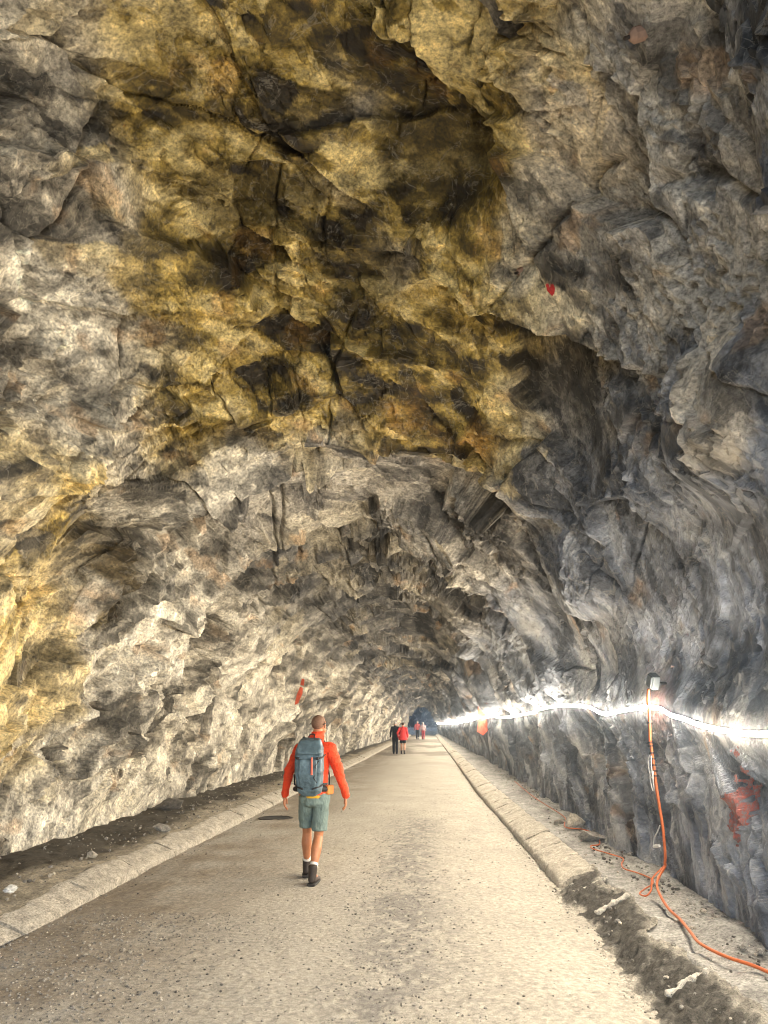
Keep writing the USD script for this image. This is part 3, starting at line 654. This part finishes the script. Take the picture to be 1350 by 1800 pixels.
obj('housing', turned(rbox(.08, .11, .14, .012), (28, 0, 0)), M_box, jb)
obj('lid', turned(rbox(.02, .09, .12, .008).translate([-.044, 0, 0]), (28, 0, 0)), M_grey, jb)
obj('bracket', turned(rbox(.16, .03, .02, .006).translate([.06, 0, -.02]), (28, 0, 0)), M_black, jb)

# ------------------------------------------------------------------ paint and marks on the rock
def paint_patch(name, label, cat, centre, radii, m, seed, lift=.006, keep=.42, slope=0.0, rag=2.4):
    c, n = snap(centre)
    d = (TV - c); near = np.nonzero((np.abs(d) < np.array(radii) * 1.6 + .25).all(1) & (TV[:, 1] > 2.7))[0]
    e = ((d[near] - np.c_[0 * d[near, 2], -slope * d[near, 2], 0 * d[near, 2]]) / radii) ** 2
    lvl = e.sum(1) + (fbm(TV[near] * 14 + seed, 4, seed) - .5) * rag
    ok = np.zeros(len(TV), bool); ok[near] = lvl < keep + .5
    fs = TF[ok[TF].all(1)]
    ids, inv = np.unique(fs, return_inverse=True)
    fs = inv.reshape(-1, 3)
    t = trimesh.Trimesh(TV[ids], TF[ok[TF].all(1)] * 0 + fs, process=False)
    v = TV[ids] + TN[ids] * lift
    vn = t.vertex_normals; v = TV[ids] + np.where((vn * TN[ids]).sum(1, keepdims=True) < 0, -vn, vn) * lift
    return obj(name, (v, fs), m, smooth=False, label=label, cat=cat)
paint_patch('paint_mark', 'faded orange-red paint smear low on the right rock wall, below the light strip', 'paint mark', (2.38, 6.2, 1.13), (.6, .14, .34), M_fadedpaint, 5, slope=.55, rag=6.0, lift=.012)
paint_patch('paint_mark', 'small bright red paint spot on the stained tunnel roof', 'paint mark', (1.38, 7.08, 6.2), (.085, .08, .08), M_redpaint, 6)
paint_patch('paint_mark', 'small faint red paint spot high on the right wall', 'paint mark', (2.2, 4.75, 3.07), (.3, .05, .06), M_fadedpaint, 8)
def slab_mark(name, label, loc, polys, rz=0, rx=0):
    from shapely.geometry import Polygon
    th = thing(name, label, 'marker', loc, rz)
    for pl in polys:
        g = Polygon(pl).buffer(.012, join_style=1)
        t = trimesh.creation.extrude_polygon(g, .03, engine='earcut'); t.apply_transform(trimesh.transformations.rotation_matrix(np.pi / 2, (1, 0, 0)))
        obj('plate', t, M_mark, th, smooth=False)
xw = wall_x(29.7, 2.0)[0]
slab_mark('wall_marker', 'upright orange marker on the right wall where the light strip crosses it', (xw - .20, 29.5, 1.84), [[(-.10, .12), (.14, .10), (.16, .55), (.10, .98), (-.06, 1.0), (-.10, .5)], [(-.16, -.48), (.05, -.62), (.22, -.45), (.2, -.06), (-.08, -.04)]])
cl, _ = snap((-4.13, 23.6, 2.68))
slab_mark('wall_marker', 'narrow slanting orange marker on the left rock wall above the hiker', (cl[0] + .10, cl[1] - .22, 2.64), [[(-.15, -.42), (-.07, -.38), (.05, -.10), (.06, .06), (.0, .10), (-.10, -.15)], [(.01, .17), (.09, .15), (.10, .33), (.04, .34)]])
for lb, pt in (('pinkish conical rock bolt head high on the right of the roof', (1.61, 4.43, 6.62)), ('small pinkish rock bolt head on the roof near the red paint spot', (1.12, 7.32, 6.59))):
    c, n = snap(pt); th = thing('rock_bolt', lb, 'rock bolt', c + n * .02)
    R = trimesh.geometry.align_vectors((0, 0, 1), n)
    a = trimesh.creation.cone(.055, .09, sections=10); a = trimesh.creation.revolve([(0, -.06), (.06, -.06), (.058, .02), (.03, .055), (0, .06)], sections=9); a.apply_transform(R)
    b = trimesh.creation.cylinder(.014, .05, sections=8); b.apply_translation((0, 0, .075)); b.apply_transform(R)
    obj('head', wrinkle(a, .006, 20), mat('pink_mortar', (.30, .20, .155), .9, 20, .2) if 'conical' in lb else '/World/Looks/pink_mortar', th)
    obj('stub', b, M_boot, th)

# ------------------------------------------------------------------ outside the far mouth
par = thing('parapet_wall', 'low cream concrete wall across the far tunnel mouth, bent towards the right kerb', 'wall')
def wall_seg(a, b, h, w):
    a, b = np.array(a, float), np.array(b, float); L = np.linalg.norm(b - a)
    t = man_to_tm(rbox(L, w, h + .3, .05)); t.apply_transform(trimesh.transformations.rotation_matrix(math.atan2(b[1] - a[1], b[0] - a[0]), (0, 0, 1)))
    t.apply_translation(((a[0] + b[0]) / 2, (a[1] + b[1]) / 2, h / 2 - .15)); return t
obj('wall_length', wall_seg((-1.7, 103.5), (.75, 102.6), .5, .4), M_parapet, par)
obj('wall_length', wall_seg((.80, 102.4), (1.15, 97.8), .56, .3), M_parapet, par)
outer = thing('outer_wall', 'pale roadside wall in daylight beyond the far tunnel mouth', 'wall')
obj('wall_length', wall_seg((-9, 112), (9, 110), .85, .5), M_parapet, outer)
gx, gz = np.meshgrid(np.linspace(-45, 45, 150), np.linspace(-1.5, 60, 130))
P = np.stack([gx, 118 + gz * .35 + 0 * gx, gz], -1)
P[..., 1] -= (fbm(P * .13, 4, 111) - .5) * 14 + (fbm(P * np.array([.7, .7, .3]), 4, 112) - .5) * 5
obj('cliff', (P.reshape(-1, 3), grid_faces(130, 150)), M_cliff, smooth=False, kind='structure')

gy, gz = np.meshgrid(np.linspace(97, 135, 60), np.linspace(-1.5, 55, 70))  # added flank out of view, keeps the sun off the far mouth
P = np.stack([10 + gz * .25 + 0 * gy, gy, gz], -1)
P[..., 0] -= (fbm(P * .13 + 40, 4, 113) - .5) * 8
obj('added_shade_flank', (P.reshape(-1, 3), grid_faces(70, 60, True)), M_cliff, smooth=False, kind='structure')

# ------------------------------------------------------------------ people
def head_mesh(c, r=.098, yaw=0.0):
    c = np.array(c, float); cy, sy_ = math.cos(yaw), math.sin(yaw)
    def o(x, y, z): return c + np.array([x * cy - y * sy_, x * sy_ + y * cy, z]) * (r / .098)
    k = r / .098
    ch = [[(o(0, -.012, .028), np.array((.077, .092, .085)) * k), (o(0, .045, -.07), np.array((.045, .045, .045)) * k)],
          [(o(-.04, .03, -.05), .035 * k), (o(.04, .03, -.05), .035 * k)],
          [(o(0, .088, .010), .010 * k), (o(0, .108, -.022), .015 * k)],
          [(o(-.035, .078, .03), .013 * k), (o(.035, .078, .03), .013 * k)],
          [(o(-.018, .084, -.055), .009 * k), (o(.018, .084, -.055), .009 * k)],
          [(o(-.079, -.005, .02), np.array((.010, .018, .026)) * k), (o(-.076, .0, -.02), np.array((.008, .012, .012)) * k)],
          [(o(.079, -.005, .02), np.array((.010, .018, .026)) * k), (o(.076, .0, -.02), np.array((.008, .012, .012)) * k)]]
    return ch, o
def hand_chains(wrist, side, fwd=0.25, r=1.0):
    """A relaxed hand hanging from the wrist: palm faces the thigh, thumb forward, fingers slightly curled."""
    w = np.array(wrist, float)
    def o(a, b, c): return w + np.array([side * a, b, -c])     # a: away from the body, b: forward, c: down
    ch = [[(w, .024 * r), (o(0, .008, .035), .026 * r)]]
    for b in (-.026, -.009, .009, .026): ch.append([(o(0, .006 + b * .5, .03), .013 * r), (o(.002, .006 + b, .092), .0115 * r)])
    for b, L in ((-.027, .058), (-.009, .072), (.009, .078), (.027, .070)):
        k1, k2 = o(.002, .006 + b, .092), o(-.004, .010 + b, .092 + L * .48)
        k3, k4 = o(-.016, .015 + b, .092 + L * .8), o(-.030, .017 + b, .092 + L)
        ch.append([(k1, .0098 * r), (k2, .0088 * r), (k3, .0080 * r), (k4, .0072 * r)])
    ch.append([(o(-.004, .024, .03), .0125 * r), (o(-.014, .048, .058), .0105 * r), (o(-.018, .054, .088), .0090 * r), (o(-.020, .052, .105), .0080 * r)])
    return ch
def leg_chain(hip, knee, ankle, toe):
    hip, knee, ankle, toe = (np.array(q, float) for q in (hip, knee, ankle, toe))
    calf = knee * .68 + ankle * .32 + np.array([0, -.022, 0])
    return [[(hip, .088), (hip * .4 + knee * .6, .064), (knee, .051)], [(knee, .050), (calf, .059), (ankle * .85 + knee * .15, .034), (ankle, .036)], [(ankle, .036), (toe * .85 + ankle * .15 - (0, 0, .01), .034), (toe, .028)]]

def boot(ankle, toe, heel_z):
    a, t = np.array(ankle, float), np.array(toe, float)
    d = (t - a) * (1, 1, 0); d /= np.linalg.norm(d); q = np.array([-d[1], d[0], 0])
    up = bones([[(a + (0, 0, .085), (.050, .056, .02)), (a + (0, 0, .02), (.047, .056, .04)), (a - d * .018 - (0, 0, .05), (.043, .05, .035))], [(a - d * .01 - (0, 0, .045), (.043, .05, .04)), (t - d * .03, (.046, .05, .036)), (t, (.042, .042, .028))]], .014, 5, 20)
    so = m3.Manifold.batch_hull([ball(c, (.012, .012, .012), 8) for c in [b + s * q * w_ + (0, 0, z_) for b, w_, z_ in ((a - d * .055 - (0, 0, a[2] - heel_z), .036, .014), (t * 1 - (0, 0, t[2] - t[2] + .024), .034, .006), (t - d * .09 - (0, 0, .026), .042, .004)) for s in (-1, 1)]])
    return up, man_to_tm(so.refine_to_length(.03))

def road_at(x, y): return float(rv[_rt.query((x, y))[1], 2])
hk = thing('person', 'man in orange-red jacket and grey-green shorts walking away up the road with a blue rucksack', 'person', (-1.33, 8.88, road_at(-1.33, 8.88) + .004))
HEAD = (.028, .045, 1.668)
hch, ho = head_mesh(HEAD, .101, -.30)
sh_l, sh_r, el_l, el_r, wr_l, wr_r = (-.175, -.01, 1.405), (.175, -.01, 1.405), (-.288, -.045, 1.165), (.280, -.035, 1.150), (-.345, .03, .915), (.352, .05, .915)
hipL, hipR = (-.085, 0, .90), (.085, 0, .90)
knL, anL, toL = (-.105, .20, .50), (-.115, .315, .115), (-.135, .475, .045)
knR, anR, toR = (.050, .055, .475), (.022, -.135, .110), (.045, .030, .045)
body = bones(hch + [[((0, 0, 1.30), (.14, .10, .12)), ((0, 0, 1.05), (.135, .095, .1)), ((0, 0, .92), (.145, .105, .09))], [((0, 0, 1.42), .07), ((.01, .01, 1.53), .056), ((.022, .03, 1.62), .056)],
                    [((0, 0, 1.40), .09), (sh_l, .055)], [((0, 0, 1.40), .09), (sh_r, .055)],
                    [(sh_l, .054), (el_l, .040), (wr_l, .026)], [(sh_r, .054), (el_r, .040), (wr_r, .026)]]
             + leg_chain(hipL, knL, anL, toL) + leg_chain(hipR, knR, anR, toR) + hand_chains(wr_l, -1) + hand_chains(wr_r, 1), .011, 4, 20)
obj('body', body, M_legskin, hk, smooth=True)
hairc = bones([[(ho(0, -.022, .030), (.081, .092, .086))]], .012, 0, 28)
hairm = man_to_tm(m3.Manifold(m3.Mesh(hairc.vertices.astype(np.float32), hairc.faces.astype(np.uint32))) - m3.Manifold.cube((.6, .6, .6), True).translate([float(q) for q in ho(0, .33, -.02)]) - m3.Manifold.cube((.6, .6, .3), True).translate([float(q) for q in ho(0, 0, -.19)]))
obj('hair', hairm, M_hair, hk, smooth=True)
for s in (-1, 1):
    obj('eye', trimesh.creation.icosphere(2, .011).apply_translation(ho(s * .032, .078, .012)), M_white, hk, smooth=True)
gl = [tube([ho(s * .030 + .024 * math.cos(q), .100, .012 + .02 * math.sin(q)) for q in np.linspace(0, 2 * np.pi, 14)], .003, 6) for s in (-1, 1)] + [tube([ho(s * .055, .098, .018), ho(s * .086, .06, .022), ho(s * .091, -.02, .024), ho(s * .086, -.06, .006)], .0055, 6) for s in (-1, 1)]
obj('glasses', trimesh.util.concatenate(gl), M_black, hk, smooth=True)
jack = bones([[((0, .005, 1.36), (.168, .118, .11)), ((0, .0, 1.15), (.158, .118, .1)), ((-.005, .0, .965), (.162, .122, .05)), ((-.008, .0, .915), (.166, .124, .03))],
              [((0, 0, 1.42), (.11, .09, .07)), (sh_l, (.074, .074, .070))], [((0, 0, 1.42), (.11, .09, .07)), (sh_r, (.074, .074, .070))],
              [((0, 0, 1.44), (.095, .085, .07)), ((.005, .012, 1.50), (.080, .080, .04))],
              [(sh_l, .072), (np.array(sh_l) * .5 + np.array(el_l) * .5, .066), (el_l, .060), (np.array(wr_l) * .6 + np.array(el_l) * .4, .050), (np.array(wr_l) + (0, 0, .0), .041)],
              [(sh_r, .072), (np.array(sh_r) * .5 + np.array(el_r) * .5, .066), (el_r, .060), (np.array(wr_r) * .6 + np.array(el_r) * .4, .050), (np.array(wr_r) + (0, 0, .0), .041)]], .013, 5)
obj('jacket', wrinkle(wrinkle(jack, .016, 7, 2, (1, 1, 1.2)), .011, 17, 12, (.7, .7, 1.6)), M_jacket, hk, smooth=True)
col = bones([[((.008, .012, 1.50), (.088, .085, .02)), ((.016, .018, 1.545), (.083, .083, .025)), ((.020, .022, 1.585), (.078, .080, .022))], [((-.055, -.035, 1.53), .034), ((.01, -.075, 1.545), .036), ((.07, -.03, 1.53), .034)]], .011, 4)
obj('collar', wrinkle(col, .008, 16, 3), M_jacket, hk, smooth=True)
hem = bones([[((-.004, 0, .908), (.170, .126, .014)), ((-.004, 0, .886), (.166, .124, .010))]], .02, 2)
obj('shirt_hem', hem, M_yellow, hk, smooth=True)
def short_leg(hip, knee, side):
    hip, knee = np.array(hip), np.array(knee); e = hip * .22 + knee * .78
    return [(hip + (side * .0, 0, -.01), (.094, .112, .08)), (hip * .6 + knee * .4, (.092, .102, .07)), (e + (0, 0, .02), (.088, .096, .03)), (e - (0, 0, .03), (.086, .094, .014))]
shorts = bones([[((0, 0, .895), (.158, .115, .02)), ((0, -.01, .83), (.160, .122, .06))], short_leg(hipL, knL, -1), short_leg(hipR, knR, 1)], .013, 4)
obj('shorts', wrinkle(wrinkle(shorts, .012, 9, 5, (1, 1, .5)), .009, 22, 15, (1.1, 1.1, .6)), M_shorts, hk, smooth=True)
for an, to in ((anL, toL), (anR, toR)):
    kn = knL if an is anL else knR; an_, kn_ = np.array(an), np.array(kn)
    obj('sock', bones([[(an_ + (0, 0, .05), .046), (an_ * .78 + kn_ * .22 + (0, 0, .012), .046)]], .012, 2), M_sock, hk, smooth=True)
    up, so = boot(an, to, 0.0)
    b = obj('boot', up, M_boot, hk, smooth=True); obj('sole', so, M_sole, b)
    lac = [tube([an_ + (s * .02, .045 + k * .012, .07 - k * .022), an_ + (-s * .02, .05 + k * .012, .06 - k * .022)], .003, 5) for k in range(4) for s in (-1, 1)]
    obj('laces', trimesh.util.concatenate(lac), M_strap, b)

bp = thing('rucksack', 'slate-blue hiking rucksack with coral zip worn by the hiker', 'rucksack', (-1.33 - .032, 8.88, 0))
def hull_pts(ps, r, seg=12): return m3.Manifold.batch_hull([ball(q, r, seg) for q in ps])
bag = hull_pts([(s * x_, y_, z_) for s in (-1, 1) for x_, y_, z_ in ((.115, -.15, 1.42), (.120, -.25, 1.40), (.125, -.16, 1.2), (.118, -.30, 1.18), (.105, -.15, .98), (.085, -.27, 1.0), (.06, -.22, .955))], .035)
obj('main_bag', wrinkle(man_to_tm(bag.refine_to_length(.016)), .009, 13, 8, (1, 1, .7)), M_pack, bp, smooth=True)
lid = hull_pts([(s * x_, y_, z_) for s in (-1, 1) for x_, y_, z_ in ((.085, -.13, 1.515), (.10, -.23, 1.495), (.125, -.15, 1.435), (.120, -.285, 1.415), (.115, -.30, 1.385))], .026)
obj('lid', wrinkle(man_to_tm(lid.refine_to_length(.014)), .008, 16, 9), M_pack, bp, smooth=True)
obj('front_pocket', wrinkle(man_to_tm(hull_pts([(s * x_, y_, z_) for s in (-1, 1) for x_, y_, z_ in ((.082, -.315, 1.30), (.088, -.335, 1.16), (.07, -.30, 1.03))], .018).refine_to_length(.014)), .005, 18, 11), M_pack, bp, smooth=True)
obj('zip', man_to_tm(hull_pts([(.042, -.347, 1.33), (.046, -.362, 1.16), (.052, -.347, 1.33), (.056, -.362, 1.16)], .007)), M_coral, bp)
for s in (-1, 1):
    obj('shoulder_strap', tube(catmull([(s * .085, -.12, 1.47), (s * .10, -.02, 1.535), (s * .12, .09, 1.47), (s * .13, .125, 1.33), (s * .15, .10, 1.15), (s * .165, -.02, 1.05), (s * .14, -.12, 1.03)], 8), .019, 8), M_strap, bp, smooth=True)
    obj('side_strap', tube(catmull([(s * .165, -.13, 1.36), (s * .162, -.23, 1.345), (s * .135, -.31, 1.33), (s * .10, -.34, 1.325)], 6), .009, 6), M_strap, bp, smooth=True)
    obj('side_strap', tube(catmull([(s * .155, -.13, 1.05), (s * .14, -.24, 1.035), (s * .10, -.305, 1.02), (s * .05, -.32, 1.005)], 6), .009, 6), M_strap, bp, smooth=True)
    obj('buckle', man_to_tm(rbox(.03, .016, .03, .005).translate([s * .108, -.345, 1.325])), M_black, bp)
    obj('hip_belt', tube(catmull([(s * .09, -.14, 1.0), (s * .165, -.06, .985), (s * .19, .03, .98), (s * .13, .125, .975), (s * .02, .15, .97)], 8), np.interp(np.linspace(0, 1, 33), [0, .4, 1], [.035, .028, .014]), 8), M_strap, bp, smooth=True)
    obj('dangling_strap', tube(catmull([(s * .17, .02, 1.22), (s * .195, .0, 1.15), (s * .20, .0, 1.07), (s * .198, .01, 1.02)], 6), .008, 6), M_strap, bp, smooth=True)
obj('hip_pouch', man_to_tm(rbox(.055, .12, .10, .018).rotate([0, 0, -25.0]).translate([.205, -.01, .975])), M_tan, bp)
obj('compression_strap', tube(catmull([(.12, -.30, 1.30), (.085, -.345, 1.24), (.11, -.32, 1.19), (.075, -.35, 1.13), (.10, -.31, 1.07)], 6), .006, 6), M_strap, bp, smooth=True)
obj('top_loop', tube(catmull([(-.03, -.12, 1.535), (-.02, -.10, 1.575), (.03, -.10, 1.575), (.04, -.12, 1.535)], 6), .008, 6), M_strap, bp, smooth=True)

def walker(label, loc, height, top_m, leg_m, hair_m, coat=None, bare=False, step=.16, rz=0, arm_in=0, long_hair=False, shoe_m=M_boot, trouser=True):
    k = height / 1.75
    th = thing('person', label, 'person', (loc[0], loc[1], road_at(loc[0], loc[1]) + .005), rz)
    def s(v): return np.array(v, float) * k
    h_, o_ = head_mesh(s((0, .02, 1.64)), .10 * k)
    L = dict(hip=s((-.085, 0, .9)), kn=s((-.09, .10, .49)), an=s((-.09, step, .10)), to=s((-.1, step + .16, .045)))
    R = dict(hip=s((.085, 0, .9)), kn=s((.088, .02, .48)), an=s((.085, -step, .11)), to=s((.095, .155 - step, .045)))
    sl, sr, el, er, wl, wr = s((-.18, 0, 1.42)), s((.18, 0, 1.42)), s((-.25 + (arm_in > 0) * -.06, -.04, 1.16)), s((.25, -.04, 1.16)), s((-.27 + (arm_in > 0) * .0, .06, .92)), s((.28, .05, .92))
    body = bones(h_ + [[(s((0, 0, 1.3)), (.14, .1, .12)), (s((0, 0, .95)), (.14, .1, .1))], [(s((0, 0, 1.42)), .065), (s((0, .01, 1.58)), .052)], [(s((0, 0, 1.4)), .085), (sl, .05)], [(s((0, 0, 1.4)), .085), (sr, .05)],
                       [(sl, .05), (el, .038), (wl, .025)], [(sr, .05), (er, .038), (wr, .025)]] + leg_chain(L['hip'], L['kn'], L['an'], L['to']) + leg_chain(R['hip'], R['kn'], R['an'], R['to']) + hand_chains(wl, -1) + hand_chains(wr, 1), .022, 3, 14)
    obj('body', body, M_skin, th, smooth=True)
    hr = [[(o_(0, -.022, .032), (.085 * k, .094 * k, .088 * k))]]
    if long_hair: hr += [[(o_(0, -.05, .0), (.075 * k, .06 * k, .06 * k)), (o_(0, -.05, -.10), (.06 * k, .04 * k, .05 * k))]]
    obj('hair', bones(hr, .02, 1, 16), hair_m, th, smooth=True)
    low = coat if coat else .90
    hemr = (.24, .19, .04) if coat else (.165, .125, .03)
    top = bones([[(s((0, 0, 1.36)), (.165, .118, .1)), (s((0, 0, 1.1)), (.17, .13, .1) if not coat else (.20, .16, .1)), (s((0, 0, low + .03)), hemr)], [(s((0, 0, 1.42)), (.1, .085, .06)), (sl, .068)], [(s((0, 0, 1.42)), (.1, .085, .06)), (sr, .068)], [(s((0, 0, 1.44)), .085), (s((0, .01, 1.52)), (.075, .075, .03))],
                 [(sl, .068), (el, .060), (wl + (0, 0, .02), .045)], [(sr, .068), (er, .060), (wr + (0, 0, .02), .045)]], .022, 3, 14)
    obj('jacket', wrinkle(top, .012, 9, 4), top_m, th, smooth=True)
    if trouser:
        tr = bones([[(s((0, 0, .92)), (.15, .115, .05)), (s((0, 0, .85)), (.15, .12, .06))]] + [[(q['hip'], .095), (q['kn'], .078), (q['kn'] * .65 + q['an'] * .35 + (0, -.015, 0), .076), (q['an'] + (0, 0, -.01), .066)] for q in (L, R)], .022, 3, 14)
        obj('trousers', tr, leg_m, th, smooth=True)
    else:
        tr = bones([[(s((0, 0, .92)), (.15, .115, .05)), (s((0, 0, .85)), (.15, .12, .06))]] + [[(q['hip'], .095), (q['hip'] * .4 + q['kn'] * .6, .085)] for q in (L, R)], .022, 3, 14)
        obj('shorts', tr, leg_m, th, smooth=True)
    for q in (L, R):
        up, so = boot(q['an'], q['to'], 0.0)
        b = obj('shoe', up, shoe_m, th, smooth=True); obj('sole', so, M_sole, b)
    return th
walker('grey-haired person in dark clothes, arm in arm with the one in red', (-1.98, 42.9, 0), 1.72, M_dark, M_dark, M_greyhair, step=.10)
walker('bare-legged person in loose bright red anorak beside a dark-clothed companion', (-1.54, 42.6, 0), 1.66, M_red, M_dark, M_brownhair, coat=.76, trouser=False, arm_in=1, step=.14, long_hair=False)
walker('person in faded red jacket and dark trousers near the far tunnel mouth', (-1.32, 76.2, 0), 1.74, M_pink, M_dark, M_greyhair, step=.16, shoe_m=M_white)
walker('person in pinkish top and red trousers near the far tunnel mouth', (-.76, 76.0, 0), 1.64, M_pinkgrey, M_redtrousers, M_greyhair, step=.12)
